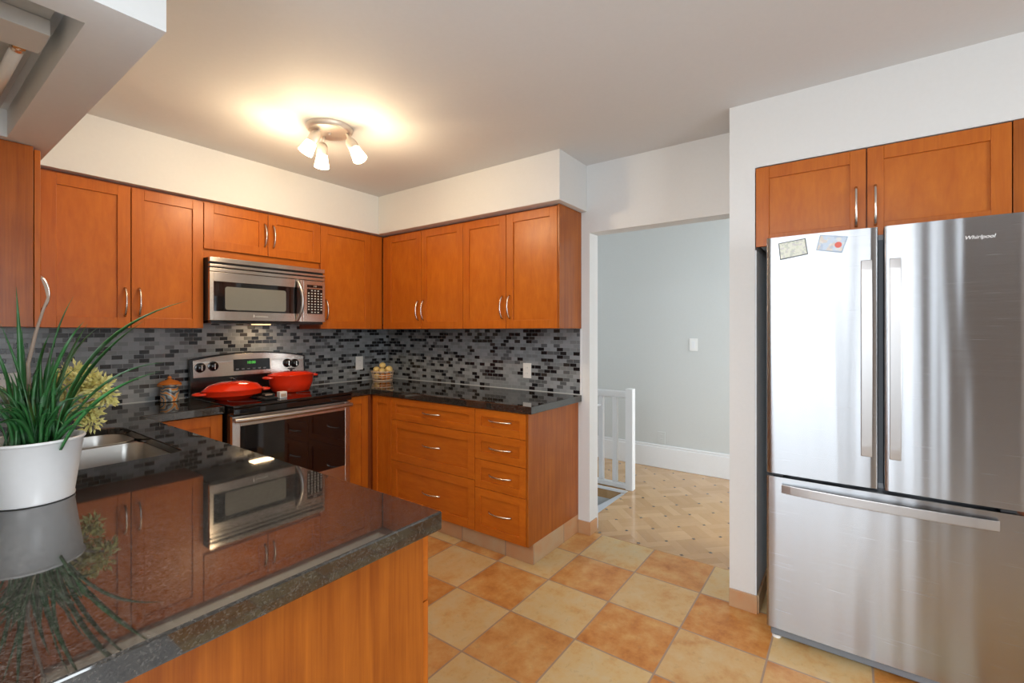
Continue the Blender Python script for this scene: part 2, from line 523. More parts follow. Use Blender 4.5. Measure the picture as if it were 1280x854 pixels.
# ------------------------------------------------------------------ setting
CE = 2.426
MB().box(-2.0, 0.049, -6.55, 0.0, -0.1, 0.0).build('floor', 'tile', kind='structure')
MB().box(-6.45, -2.0, -6.55, 0.0, -0.1, 0.0).build('floor_dining', 'dinfloor', kind='structure')
MB().box(0.049, 0.14, -5.05, -1.915, -0.1, 0.001).box(0.14, 1.78, -5.05, -1.915, -0.1, 0.001).box(0.95, 1.78, -1.915, 2.05, -0.1, 0.001).build('floor_hall', 'parquet', kind='structure')
MB().box(-6.45, 1.9, -6.55, 2.1, CE, CE + 0.1).build('ceiling', 'ceil', kind='structure')
MB().box(-6.45, 0.0, 0.0, 0.12, 0, CE).build('wall_back', 'wall', kind='structure')
MB().box(0.0, 0.121, -2.03, 2.1, 0, CE).box(0.0, 0.121, -2.934, -2.03, 1.982, CE).build('wall_right', 'wall', kind='structure')
MB().box(-0.3012, 0.121, -3.046, -2.934, 0, CE).box(-0.3012, -0.20, -4.62, -3.046, 2.112, CE).box(-0.3012, -0.2, -6.55, -4.62, 0, CE).build('wall_alcove', 'wall', kind='structure')
MB().box(0.36, 0.42, -4.62, -3.046, 0, CE).box(-0.2, 0.36, -4.68, -4.62, 0, CE).box(-0.2985, 0.36, -3.052, -3.0462, 0, 1.72).build('wall_alcove_back', 'alcove', kind='structure')
MB().box(-2.80, -2.70, -1.955, 0.0, 0, CE).build('wall_left', 'wall', kind='structure')
# dining room: the wall with the patio door and the wall with the wide window
MB().box(-6.55, -6.45, -0.65, 0.12, 0, CE).box(-6.55, -6.45, -4.25, -0.65, 2.23, CE).box(-6.55, -6.45, -4.25, -0.65, 0, 0.15).build('wall_dining_left', 'wall', kind='structure')
MB().box(-6.55, -6.45, -6.55, -4.25, 0, CE).build('wall_dining_corner', 'wall', kind='structure')
MB().box(-3.55, -3.45, -6.55, -3.99, 0, CE).build('wall_unseen_partition', 'taupe', kind='structure')  # unseen dark partition, placed to give the right fridge door its brown reflection
MB().box(-6.55, -3.3, -6.65, -6.55, 0, CE).box(-1.8, 0.0, -6.65, -6.55, 0, CE).box(-3.3, -1.8, -6.65, -6.55, 2.15, CE).box(-3.3, -1.8, -6.65, -6.55, 0, 0.45).build('wall_dining_front', 'wall', kind='structure')
w = MB()
for y in (-4.25, -3.98, -3.65, -3.28, -2.90, -2.45, -1.6, -0.7):  # includes extra mullions, added to put grey bands in the fridge reflection
    w.box(-6.53, -6.47, y, y + 0.05, 0.15, 2.23)
w.box(-6.53, -6.47, -4.25, -0.65, 2.18, 2.23).box(-6.53, -6.47, -4.25, -0.65, 0.15, 0.2).box(-6.52, -6.48, -3.98, -3.65, 0.2, 2.18)
w.build('window_1', 'trimw', kind='structure')
w = MB()
for x in (-3.3, -2.57, -1.85):
    w.box(x, x + 0.05, -6.63, -6.57, 0.45, 2.15)
w.box(-3.3, -1.8, -6.63, -6.57, 2.1, 2.15).box(-3.3, -1.8, -6.63, -6.57, 0.45, 0.5)
w.build('window_2', 'trimw', kind='structure')
# hall
MB().box(1.78, 1.88, -5.1, 2.1, -1.5, CE).build('wall_hall', 'hallwall', kind='structure')
MB().box(0.121, 0.3, -5.15, -5.05, 0, CE).box(1.6, 1.78, -5.15, -5.05, 0, CE).box(0.3, 1.6, -5.15, -5.05, 2.2, CE).box(0.3, 1.6, -5.15, -5.05, 0, 0.5).build('wall_hall_front', 'hallwall', kind='structure')
MB().box(0.121, 0.35, 2.05, 2.15, -1.5, CE).box(1.55, 1.78, 2.05, 2.15, -1.5, CE).box(0.35, 1.55, 2.05, 2.15, 2.15, CE).box(0.35, 1.55, 2.05, 2.15, -1.5, 0.85).build('wall_hall_back', 'hallwall', kind='structure')
MB().box(0.121, 0.14, -1.99, 2.05, -1.5, -0.1).box(0.95, 0.97, -1.915, 2.05, -1.5, -0.1).build('wall_stairwell', 'fixturegrey', kind='structure')
MB().box(1.762, 1.78, -5.05, 2.05, 0.001, 0.20).box(1.768, 1.78, -5.05, 2.05, 0.20, 0.225).build('baseboard_hall', 'trimw', bevel=0.004, kind='structure')
MB().box(0.1215, 0.136, -2.028, 2.05, 0.001, 0.155).build('baseboard_hall_left', 'trimw', bevel=0.006, kind='structure')
# stairwell fascia and trim
MB().box(0.938, 0.95, -1.915, 2.05, -0.022, 0.0).box(0.14, 0.95, -1.927, -1.9155, -0.16, -0.003).build('trim_1', 'trimw', kind='structure')
# soffits over the wall units
ZT = 2.1227
MB().box(-2.31, 0.0, -0.3217, 0.0, ZT, CE).build('soffit_back', 'wall', kind='structure')
MB().box(-0.3554, 0.0, -2.0105, -0.3217, ZT, CE).build('soffit_right', 'wall', bevel=0.003, kind='structure')
# lowered light box over the sink run
RX0, RX1, RY0, RY1 = -2.66, -2.442, -1.83, -0.65
b = MB().poly([(-2.70, -1.955), (-2.307, -1.955), (-2.307, 0.0), (-2.70, 0.0)], [[(RX0, RY0), (RX1, RY0), (RX1, RY1), (RX0, RY1)]], ZT, ZT + 0.02)
b.box(-2.327, -2.307, -1.935, -0.3217, ZT + 0.02, CE).box(-2.70, -2.307, -1.955, -1.935, ZT + 0.02, CE)
b.box(RX1, RX1 + 0.015, RY0, RY1, ZT + 0.02, ZT + 0.12).box(RX0, RX1, RY0 - 0.015, RY0, ZT + 0.02, ZT + 0.12).box(RX0, RX1, RY1, RY1 + 0.015, ZT + 0.02, ZT + 0.12).box(RX0 - 0.015, RX0, RY0, RY1, ZT + 0.02, ZT + 0.12)
b.box(RX0, RX1, RY0, RY1, ZT + 0.11, ZT + 0.12)
b.build('soffit_left', 'boxwhite', kind='structure')
# tiled splash-backs
MB().box(-2.70, 0.0, -0.006, 0.0, 0.88, 1.40).build('wall_tile_back', 'mosaicA', kind='structure')
MB().box(-0.006, 0.0, -1.965, -0.006, 0.88, 1.37).build('wall_tile_right', 'mosaicB', kind='structure')
MB().box(-0.009, -0.0005, -1.9745, -1.9651, 0.9145, 1.352).build('trim_2', 'trimw', kind='structure')
MB().box(-1.59, -0.01, -0.0095, -0.0062, 0.9142, 0.9185).box(-0.0095, -0.0062, -1.964, -0.01, 0.9142, 0.9185).box(-2.69, -1.6, -0.0095, -0.0062, 0.9142, 0.9185).build('trim_3', 'fixturegrey', kind='structure')
# terracotta skirting
MB().box(-0.545, -0.53, -1.938, -0.55, 0.0, 0.112).build('baseboard_right', 'btY', kind='structure')
MB().box(-0.545, 0.0, -1.948, -1.938, 0.0, 0.117).build('baseboard_right_end', 'btX', bevel=0.002, kind='structure')
MB().box(-0.011, 0.0, -2.03, -1.949, 0.0, 0.085).build('baseboard_jamb', 'btY', bevel=0.002, kind='structure')
MB().box(-0.011, 0.095, -2.041, -2.03, 0.0, 0.085).build('baseboard_jamb_end', 'btX', bevel=0.002, kind='structure')
MB().box(-0.312, -0.3012, -3.057, -2.934, 0.0, 0.085).build('baseboard_column', 'btY', bevel=0.002, kind='structure')
MB().box(-0.3012, 0.34, -3.063, -3.052, 0.0, 0.085).build('baseboard_alcove', 'btX', bevel=0.002, kind='structure')


# ------------------------------------------------------------------ cabinet builders
def pull(F, u, v, L, vertical, parent, n0=0.0, out=0.03, name='handle'):
    """arched bar pull, both feet on the front"""
    pts = []
    N = 14
    for i in range(N + 1):
        s = i / N
        a = (s - 0.5) * L
        n = n0 + 0.002 + out * math.sin(PI * s) ** 0.62
        pts.append(F(u, v + a, n) if vertical else F(u + a, v, n))
    rs = [0.0062 - 0.0016 * math.sin(PI * i / N) for i in range(N + 1)]
    return MB().tube(pts, rs, 10).build(name, 'nickel', parent, smooth=True)


def shaker(name, F, u0, u1, v0, v1, parent, mat='wood', pmat='panel', st=0.055, handle=None, ph=0.15):
    """shaker front: four frame members round a recessed flat panel"""
    b = MB()
    b.fbox(F, u0, u0 + st, v0, v1, -0.019, 0).fbox(F, u1 - st, u1, v0, v1, -0.019, 0)
    b.fbox(F, u0 + st, u1 - st, v0, v0 + st, -0.019, 0).fbox(F, u0 + st, u1 - st, v1 - st, v1, -0.019, 0)
    d = b.build(name, mat, parent, bevel=0.0014)
    MB().fbox(F, u0 + st - 0.003, u1 - st + 0.003, v0 + st - 0.003, v1 - st + 0.003, -0.017, -0.009).build('panel', pmat, d)
    if handle:
        hu, hv, vert = handle
        pull(F, hu, hv, ph, vert, d)
    return d


G = 0.0021
UF = -0.2918          # face of the wall units
UB, UT = 1.3545, 2.108
A = FA(UF)
Bf = FB(UF)
K = 'cabinets in stained orange wood'
# --- wall units on the back wall
c = thing('upper_cabinet', (-1.948, -0.135, UB), 'tall double-door orange wood wall cabinet left of the microwave', 'cabinet', 'wall cabinets')
MB().box(-2.305, -1.6025, -0.272, -0.0065, UB + 0.0, ZT - 0.003).build('body', 'carcass', c, bevel=0.001)
shaker('door', A, -2.2945 + G, -1.9475 - G, UB, UT, c, handle=(-1.974, 1.492, True))
shaker('door', A, -1.9475 + G, -1.6018 - G, UB, UT, c, handle=(-1.913, 1.494, True))
c = thing('upper_cabinet', (-1.223, -0.135, 1.78), 'short double-door orange wood wall cabinet right above the microwave', 'cabinet', 'wall cabinets')
MB().box(-1.601, -0.8462, -0.272, -0.0065, 1.779, ZT - 0.003).build('body', 'wood_h', c, bevel=0.001)
shaker('door', A, -1.6018 + G, -1.2225 - G, 1.833, UT, c, handle=(-1.246, 1.967, True))
shaker('door', A, -1.2225 + G, -0.8452 - G, 1.833, UT, c, handle=(-1.19, 1.966, True))
c = thing('upper_cabinet', (-0.6, -0.135, UB), 'single-door orange wood wall cabinet between microwave and inside corner', 'cabinet', 'wall cabinets')
MB().box(-0.8445, -0.2735, -0.272, -0.0065, UB, ZT - 0.003).build('body', 'carcass', c, bevel=0.001)
shaker('door', A, -0.8452 + G, -0.405 - G, UB, UT, c, handle=(-0.802, 1.492, True))
MB().fbox(A, -0.405 + G, -0.2945, UB, UT, -0.019, -0.003).build('filler_strip', 'wood', c, bevel=0.001)
# --- wall units on the right wall
for (y0, ym, y1, lab) in ((-0.3428, -0.7516, -1.1805, 'double-door orange wood wall cabinet on right wall next to the inside corner'),
                          (-1.1805, -1.5646, -1.9587, 'double-door orange wood wall cabinet at the doorway end of right wall')):
    c = thing('upper_cabinet', (-0.135, (y0 + y1) / 2, UB), lab, 'cabinet', 'wall cabinets')
    MB().box(-0.272, -0.0065, min(y0, -0.298) - 0.001, y1 + 0.001, UB, ZT - 0.003).build('body', 'carcass', c, bevel=0.001)
    if y0 > -0.5:
        MB().fbox(Bf, y0, -0.2955, UB, UT, -0.019, -0.003).build('filler_strip', 'wood', c, bevel=0.001)
    if y1 < -1.9:
        MB().box(-0.288, -0.001, y1 - 0.012, y1 + 0.0005, UB, ZT - 0.003).build('side_panel', 'cherry', c, bevel=0.001)
    shaker('door', Bf, ym + G, y0 - G, UB, UT, c, handle=(ym + 0.03, 1.495, True))
    shaker('door', Bf, y1 + G, ym - G, UB, UT, c, handle=(ym - 0.03, 1.497, True))
# --- wall unit over the sink, seen from its end
c = thing('upper_cabinet', (-2.52, -0.45, UB), 'orange wood wall cabinet at far left seen from its plain end panel', 'cabinet', 'wall cabinets')
MB().box(-2.698, -2.362, -0.598, -0.296, UB, ZT - 0.003).build('body', 'carcass', c)
MB().box(-2.698, -2.362, -0.612, -0.5985, UB, ZT - 0.003).build('side_panel', 'cherry', c, bevel=0.001)
shaker('door', FL(-2.340), -0.61, -0.315, UB, UT, c, handle=(-0.575, 1.50, True))

# --- base units
ZC, TK = 0.8698, 0.117
XB = -0.5978
YB = -0.545
D = FB(XB)
E_ = FA(YB)
c = thing('drawer_cabinet', (-0.3, -1.165, TK), 'wide orange wood base unit of three drawers left of the four-drawer unit', 'cabinet', 'base cabinets')
MB().box(-0.577, -0.0065, -1.5544, -0.776, TK, ZC).build('body', 'carcass', c)
for z0, z1, hv in ((0.714, ZC - 0.004, 0.792), (0.427, 0.711, 0.577), (TK, 0.424, 0.264)):
    shaker('drawer', D, -1.5544 + G, -0.7753 - G, z0, z1, c, mat='wood_h', pmat='wood_h', st=0.045 if z1 > 0.8 else 0.055, handle=(-1.18, hv, False), ph=0.165)
c = thing('drawer_cabinet', (-0.3, -1.75, TK), 'narrow orange wood base unit of four drawers by the doorway', 'cabinet', 'base cabinets')
MB().box(-0.577, -0.0065, -1.935, -1.5550, TK, ZC).build('body', 'carcass', c)
MB().box(XB + 0.002, -0.001, -1.948, -1.9355, TK + 0.001, ZC).build('side_panel', 'cherry', c, bevel=0.001)
for z0, z1, hv in ((0.720, ZC - 0.004, 0.805), (0.562, 0.717, 0.643), (0.388, 0.559, 0.479), (TK, 0.385, 0.258)):
    shaker('drawer', D, -1.9345 + G, -1.5544 - G, z0, z1, c, mat='wood_h', pmat='wood_h', st=0.045, handle=(-1.751, hv, False), ph=0.165)
c = thing('base_cabinet', (-0.45, -0.4, TK), 'orange wood corner base cabinet to the right of the range', 'cabinet', 'base cabinets')
MB().box(-0.826, -0.0065, -0.524, -0.0065, TK, ZC).box(-0.5765, -0.0065, -0.7745, -0.524, TK, ZC).build('body', 'carcass', c)
shaker('door', E_, -0.828, -0.6215, TK, ZC - 0.004, c, handle=(-0.80, 0.72, True))
shaker('filler_door', D, -0.7745, -0.566, TK, ZC - 0.004, c, st=0.05)
c = thing('base_cabinet', (-1.8, -0.3, TK), 'orange wood base cabinet to the left of the range', 'cabinet', 'base cabinets')
MB().box(-1.996, -1.6, -0.524, -0.0065, TK, ZC).box(-1.99, -1.6, -0.48, -0.4, 0, TK).build('body', 'carcass', c)
shaker('door', E_, -1.975, -1.602, TK, ZC - 0.004, c, st=0.06, handle=(-1.93, 0.74, True))
c = thing('base_cabinet', (-2.35, -1.6, 0.0), 'sink run base cabinet with plain wood end under the near counter', 'cabinet', 'base cabinets')
MB().box(-2.68, -2.004, -2.588, -0.6, TK, 0.66).box(-2.68, -2.004, -2.588, -1.56, 0.66, ZC).box(-2.66, -2.06, -2.57, -0.62, 0.0, TK).build('body', 'carcass', c)
MB().box(-2.69, -2.0035, -2.602, -2.5885, 0.0, ZC).build('side_panel', 'cherry', c, bevel=0.0015)
L = FL(-1.984)
for y0, y1 in ((-2.60, -2.1), (-2.1, -1.6)):
    shaker('drawer', L, y0 + G, y1 - G, 0.70, ZC - 0.004, c, mat='wood_h', pmat='wood_h', st=0.045)
    shaker('door', L, y0 + G, y1 - G, TK, 0.697, c)
for y0, y1 in ((-1.6, -1.1), (-1.1, -0.6)):
    shaker('door', L, y0 + G, y1 - G, TK, ZC - 0.004, c)
# --- over the fridge
c = thing('upper_cabinet', (0.0, -3.47, 1.735), 'two-door brown orange cabinet up above the steel refrigerator', 'cabinet', 'wall cabinets')
Fz = FB(-0.3035)
MB().box(-0.2805, 0.355, -3.892, -3.0535, 1.75, 2.108).build('body', 'carcass', c, bevel=0.001)
MB().box(-0.2805, 0.3, -3.885, -3.065, 1.738, 1.749).build('bottom_panel', 'fixturegrey', c)
shaker('door', Fz, -3.4665 + G, -3.050, 1.735, 2.106, c, handle=(-3.431, 1.864, True), ph=0.165)
shaker('door', Fz, -3.8927 + G, -3.4665 - G, 1.735, 2.106, c, handle=(-3.4955, 1.861, True), ph=0.165)
o = MB().box(-0.3045, 0.3, -4.0, -3.894, 0.0, 2.108).build('end_panel', 'cherry', loc=(0, -3.94, 0), bevel=0.001)
tag(o, 'tall brown wood end panel at the right side of the refrigerator', 'panel')

# ------------------------------------------------------------------ countertops and sink
def rrect(x0, x1, y0, y1, rad, n=6):
    """rounded rectangle, rad = (r at x0y0, x1y0, x1y1, x0y1)"""
    P = []
    for (cx, cy, a0, r) in ((x0 + rad[0], y0 + rad[0], PI, rad[0]), (x1 - rad[1], y0 + rad[1], 1.5 * PI, rad[1]), (x1 - rad[2], y1 - rad[2], 0, rad[2]), (x0 + rad[3], y1 - rad[3], 0.5 * PI, rad[3])):
        for i in range(n + 1):
            a = a0 + 0.5 * PI * i / n
            P.append((cx + r * math.cos(a), cy + r * math.sin(a)))
    return P


hole = rrect(-2.52, -2.115, -1.508, -0.78, (0.04, 0.025, 0.09, 0.09))
o = MB().poly([(-2.695, -2.6352), (-1.9747, -2.6352), (-1.9747, -0.56), (-1.594, -0.56), (-1.594, -0.0065), (-2.695, -0.0065)], [hole], 0.8705, 0.914).build('countertop', 'granite', loc=(-2.3, -1.5, 0.914), bevel=0.004)
tag(o, 'polished dark granite countertop in the foreground with the sink cut into it', 'countertop', 'granite countertops')
o = MB().poly([(-0.61, -1.977), (-0.0065, -1.977), (-0.0065, -0.0065), (-0.826, -0.0065), (-0.826, -0.56), (-0.61, -0.56)], [], 0.8705, 0.914).build('countertop', 'granite', loc=(-0.3, -1.0, 0.914), bevel=0.004)
tag(o, 'polished dark granite countertop over the drawers in the far corner', 'countertop', 'granite countertops')

sk = thing('kitchen_sink', (-2.31, -1.2, 0.70), 'double-bowl stainless steel sink set under the foreground counter', 'sink')
def bowl(name, y0, y1, rads, zb):
    rr = []
    for z, ins in ((0.886, 0.001), (0.884, 0.002), (0.80, 0.006), (zb + 0.03, 0.012), (zb + 0.008, 0.022), (zb, 0.045)):
        rr.append([(x, y, z) for x, y in rrect(-2.52 + ins, -2.115 - ins, y0 + ins, y1 - ins, [max(r, 0.02) for r in rads])])
    b = MB().loft(rr, False, True)
    o = b.build(name, 'sinksteel', sk, smooth='auto')
    md = o.modifiers.new('thick', 'SOLIDIFY'); md.thickness = 0.0012; md.offset = 0
    return o
b1 = bowl('far_bowl', -1.025, -0.78, (0.05, 0.05, 0.09, 0.09), 0.71)
b2 = bowl('near_bowl', -1.508, -1.055, (0.04, 0.03, 0.06, 0.06), 0.69)
MB().box(-2.515, -2.12, -1.0565, -1.0235, 0.855, 0.884).build('divider', 'sinksteel', sk, bevel=0.004)
for bb, y in ((b1, -0.90), (b2, -1.30)):
    zz = 0.711 if bb is b1 else 0.691
    MB().lathe([(0.042, zz), (0.042, zz + 0.003), (0.030, zz + 0.003), (0.026, zz + 0.0015), (0.0, zz + 0.0015)], (-2.32, y, 0), 24).build('drain', 'nickel', bb, smooth='auto')

# ------------------------------------------------------------------ range
rg = thing('kitchen_range', (-1.211, -0.33, 0.0), 'stainless steel electric range with black glass cooktop between the base cabinets', 'range')
RX = (-1.589, -0.833)
MB().box(RX[0], RX[1], -0.60, -0.03, 0.06, 0.905).build('body', 'black', rg, bevel=0.003)
MB().box(RX[0] + 0.03, RX[1] - 0.03, -0.56, -0.06, 0.0, 0.06).build('plinth', 'darkrec', rg)
ct = MB().box(RX[0] - 0.002, RX[1] + 0.002, -0.655, -0.095, 0.905, 0.922).box(RX[0], RX[1], -0.652, -0.60, 0.868, 0.905).build('cooktop', 'blackglass', rg, bevel=0.006, seg=3)
for x, y, r in ((-1.42, -0.44, 0.105), (-1.02, -0.45, 0.085), (-1.42, -0.20, 0.08), (-1.03, -0.21, 0.10)):
    MB().lathe([(r, 0.9221), (r, 0.9224), (r - 0.004, 0.9224), (r - 0.004, 0.9221)], (x, y, 0), 40, cap0=False, cap1=False).build('burner_ring', 'gapgrey', ct)
od = MB()
Rf = FA(-0.632)
for u0, u1, v0, v1 in ((RX[0] + 0.002, -1.545, 0.29, 0.858), (-0.872, RX[1] - 0.002, 0.29, 0.858), (-1.545, -0.872, 0.80, 0.858), (-1.545, -0.872, 0.29, 0.425)):
    od.fbox(Rf, u0, u1, v0, v1, -0.03, 0)
od = od.build('oven_door', 'steelw', rg, bevel=0.0015)
MB().fbox(Rf, -1.547, -0.870, 0.423, 0.802, -0.025, -0.002).build('door_window', 'blackglass', od)
hb = MB()
pts = []
for i in range(17):
    s_ = i / 16
    pts.append((-1.585 + 0.745 * s_, -0.632 - 0.028 - 0.022 * math.sin(PI * s_), 0.838))
hb.tube(pts, 0.0135, 14)
for x in (-1.56, -0.865):
    hb.box(x - 0.012, x + 0.012, -0.668, -0.630, 0.828, 0.848)
hb.build('door_handle', 'handle', od, smooth='auto')
dr = MB().fbox(Rf, RX[0] + 0.002, RX[1] - 0.002, 0.07, 0.282, -0.03, 0).build('storage_drawer', 'steelw', rg, bevel=0.002)
# backguard with an arched top
def arch(x):
    s_ = (x - RX[0]) / (RX[1] - RX[0])
    return 1.150 + 0.040 * math.sin(PI * min(max(s_, 0), 1)) ** 0.8
N = 24
rings = []
for i in range(N + 1):
    x = RX[0] - 0.004 + (RX[1] - RX[0] + 0.008) * i / N
    zt = arch(x) + 0.006
    rings.append([(x, -0.03, 0.90), (x, -0.0725, 0.90), (x, -0.0525, zt), (x, -0.03, zt)])
MB().loft(rings).build('backguard', 'black', rg, bevel=0.002)
rings = []
for i in range(N + 1):
    x = RX[0] + 0.012 + (RX[1] - RX[0] - 0.024) * i / N
    zt = arch(x) - 0.004
    z0 = 1.040
    yy = lambda z: -0.0735 + (z - 0.90) / 0.29 * 0.02 - 0.004
    rings.append([(x, yy(z0) + 0.003, z0), (x, yy(z0), z0), (x, yy(zt), zt), (x, yy(zt) + 0.003, zt)])
cp = MB().loft(rings).build('control_panel', 'steelw', rg, bevel=0.001)
PF = lambda u, v, n: (u, -0.0775 + (v - 0.90) / 0.29 * 0.02 - n, v)
def knob(u, v):
    rot = Matrix.Rotation(PI / 2, 3, 'X')
    p = PF(u, v, 0)
    k = MB().lathe([(0.031, 0.0), (0.031, 0.004), (0.024, 0.006), (0.022, 0.022), (0.017, 0.026), (0, 0.026)], p, 28, rot=rot).build('knob', 'black', cp, smooth='auto')
    MB().box(u - 0.003, u + 0.003, p[1] - 0.031, p[1] - 0.024, v - 0.018, v + 0.018).build('knob_grip', 'nickel', k, bevel=0.001)
for u, v in ((-1.537, 1.104), (-1.462, 1.109), (-0.972, 1.104), (-0.915, 1.100)):
    knob(u, v)
def slantbox(u0, u1, v0, v1, n0, n1):
    b = MB()
    P = [PF(u, v, n) for n in (n0, n1) for u, v in ((u0, v0), (u1, v0), (u1, v1), (u0, v1))]
    vs = [b.bm.verts.new(p) for p in P]
    for f in ((0, 1, 2, 3), (7, 6, 5, 4), (0, 4, 5, 1), (1, 5, 6, 2), (2, 6, 7, 3), (3, 7, 4, 0)):
        b.bm.faces.new([vs[i] for i in f])
    return b
ds = slantbox(-1.338, -1.098, 1.068, 1.146, 0.0, 0.003).build('clock_display', 'blackglass', cp)
slantbox(-1.098, -1.092, 1.066, 1.148, 0.0, 0.004).build('display_trim', 'logo', ds)
b = MB()
slb = [(-1.325 + 0.036 * i, 1.078) for i in range(6)]
text('clock_digits', '10:00', 0.026, 'green', ds, lambda x, y, z: PF(-1.225 + x, 1.122 + y, 0.0032 + z * 0.3))
for i in range(6):
    q = slantbox(-1.325 + 0.036 * i, -1.307 + 0.036 * i, 1.077, 1.084, 0.003, 0.0034)
    bmesh.ops.recalc_face_normals(q.bm, faces=q.bm.faces[:])
    me_ = bpy.data.meshes.new('tmp'); q.bm.to_mesh(me_); q.bm.free(); b.bm.from_mesh(me_); bpy.data.meshes.remove(me_)
b.build('touch_keys', 'gapgrey', ds)

# ------------------------------------------------------------------ microwave
mw = thing('microwave_oven', (-1.229, -0.19, 1.40), 'stainless over-the-range microwave with black glass window and keypad', 'microwave')
MX = (-1.599, -0.858)
MF = FA(-0.3678)
MB().box(MX[0] + 0.001, MX[1] - 0.001, -0.345, -0.0065, 1.400, 1.777).build('body', 'darkrec', mw, bevel=0.002)
MB().box(MX[0] + 0.008, MX[1] - 0.008, -0.355, -0.02, 1.385, 1.400).build('bottom_vent', 'black', mw, bevel=0.002)
tl = MB().box(-1.245, -1.14, -0.165, -0.105, 1.3795, 1.3849).build('task_light', 'taskglow', mw, bevel=0.002)
l = bpy.data.lights.new('task_bulb', 'AREA')
l.shape = 'RECTANGLE'
l.size, l.size_y = 0.14, 0.08
l.energy = 0.6
l.color = (1.0, 0.70, 0.40)
lo = bpy.data.objects.new('task_bulb', l)
C.objects.link(lo)
lo.location = Vector((-1.19, -0.14, 1.377)) - Vector(mw.location)
lo.parent = mw
v = MB().fbox(MF, MX[0], MX[1], 1.692, 1.713, -0.023, 0.001).fbox(MF, MX[0], MX[1], 1.7205, 1.736, -0.023, 0.001).fbox(MF, MX[0], MX[1], 1.749, 1.777, -0.023, 0.001)
v.build('vent_grille', 'steelw', mw, bevel=0.002)
dm = MB()
for u0, u1, v0, v1 in ((MX[0], -1.578, 1.402, 1.689), (-1.040, -1.0235, 1.402, 1.689), (-1.578, -1.040, 1.402, 1.456), (-1.578, -1.040, 1.634, 1.689)):
    dm.fbox(MF, u0, u1, v0, v1, -0.023, 0.002)
dm = dm.build('door', 'steelw', mw, bevel=0.001)
MB().fbox(MF, -1.579, -1.039, 1.455, 1.635, -0.02, -0.001).build('door_window', 'blackglass', dm)
MB().poly([(p[0], p[1]) for p in rrect(-1.515, -1.142, 1.466, 1.606, (0.012,) * 4)], [], 0, 0.0008)
b = MB()
prof = rrect(-1.515, -1.142, 1.466, 1.606, (0.014,) * 4)
b.loft([[MF(u, v_, -0.0012) for u, v_ in prof], [MF(u, v_, 0.0) for u, v_ in prof]])
b.build('window_mesh', 'mwin', dm)
pts = []
for i in range(21):
    s_ = i / 20
    pts.append(MF(-1.068 + 0.018 * math.sin(PI * s_), 1.405 + 0.282 * s_, 0.006 + 0.040 * math.sin(PI * s_) ** 0.8))
MB().tube(pts, [0.008 + 0.004 * math.sin(PI * i / 20) for i in range(21)], 12).build('door_handle', 'handle', dm, smooth=True)
bd_ = MB().fbox(MF, -1.352, -1.347, 1.424, 1.440, 0.002, 0.0035).build('brand_badge', 'logo', dm)
MB().fbox(MF, -1.340, -1.262, 1.427, 1.431, 0.002, 0.0026).build('brand_line', 'fixturegrey', bd_)
kp = MB().fbox(MF, -1.0205, MX[1], 1.402, 1.689, -0.023, 0.001).build('control_panel', 'steelw', mw, bevel=0.001)
kd = MB().fbox(MF, -0.993, -0.878, 1.641, 1.660, 0.0, 0.0022).build('display', 'blackglass', kp)
kk = MB().fbox(MF, -0.993, -0.878, 1.458, 1.632, 0.0, 0.0022).build('keypad', 'black', kp)
b = MB()
for r in range(9):
    for q in range(5):
        if r in (0, 8) and q in (0, 4):
            continue
        u = -0.982 + q * 0.0235
        vv = 1.470 + r * 0.0188
        b.fbox(MF, u - 0.0055, u + 0.0055, vv - 0.0035, vv + 0.0035, 0.0022, 0.0026)
b.build('keypad_legends', 'legend', kk)
text('clock_digits', '10:00', 0.012, 'legend', kd, lambda x, y, z: MF(-0.936 + x, 1.6505 + y, 0.0023 + z * 0.3))

# ------------------------------------------------------------------ refrigerator
fr = thing('refrigerator', (-0.1, -3.505, 0.0), 'tall stainless steel french-door refrigerator in the alcove by the column', 'refrigerator')
FXF = -0.487
FR = FB(FXF)
MB().box(-0.395, 0.30, -3.885, -3.135, 0.055, 1.722).build('body', 'sidegrey', fr, bevel=0.004)


def bowed(y0, y1, z0, z1, bow, name, parent, mat='steel', dep=0.085):
    """door skin gently bowed towards the room, with rounded vertical edges"""
    n = 16
    front = []
    for s_ in [0, 0.006, 0.012] + [i / n for i in range(1, n)] + [0.988, 0.994, 1]:
        e = min(s_, 1 - s_) * (y1 - y0)
        rnd = 0.005 * (1 - min(e / 0.007, 1)) ** 2
        front.append((FXF + rnd + bow * (1 - math.sin(PI * s_)), y0 + (y1 - y0) * s_))
    prof = front + [(FXF + dep, y1), (FXF + dep, y0)]
    return MB().loft([[(x, y, z) for x, y in prof] for z in (z0, z1)]).build(name, mat, parent, bevel=0.003, smooth='auto')


dl = bowed(-3.4975, -3.1175, 0.727, 1.738, 0.004, 'door', fr)
drr = bowed(-3.8935, -3.5155, 0.727, 1.738, 0.004, 'door', fr)
fz = bowed(-3.8935, -3.1175, 0.062, 0.712, 0.006, 'freezer_drawer', fr)


def strap(pa, pb, wv, wu, out, parent):
    """flat bar handle bowed away from the door, both ends on the door"""
    rings = []
    n = 20
    for i in range(n + 1):
        s_ = i / n
        u = pa[0] + (pb[0] - pa[0]) * s_
        v_ = pa[1] + (pb[1] - pa[1]) * s_
        o_ = 0.003 + out * math.sin(PI * s_) ** 0.7
        ring = []
        for (a, nn) in ((-1, 0), (1, 0), (1, 0.006), (-1, 0.006)):
            ring.append(FR(u + a * wu, v_ + a * wv, o_ + nn))
        rings.append(ring)
    return MB().loft(rings).build('door_handle', 'handle', parent, bevel=0.002)


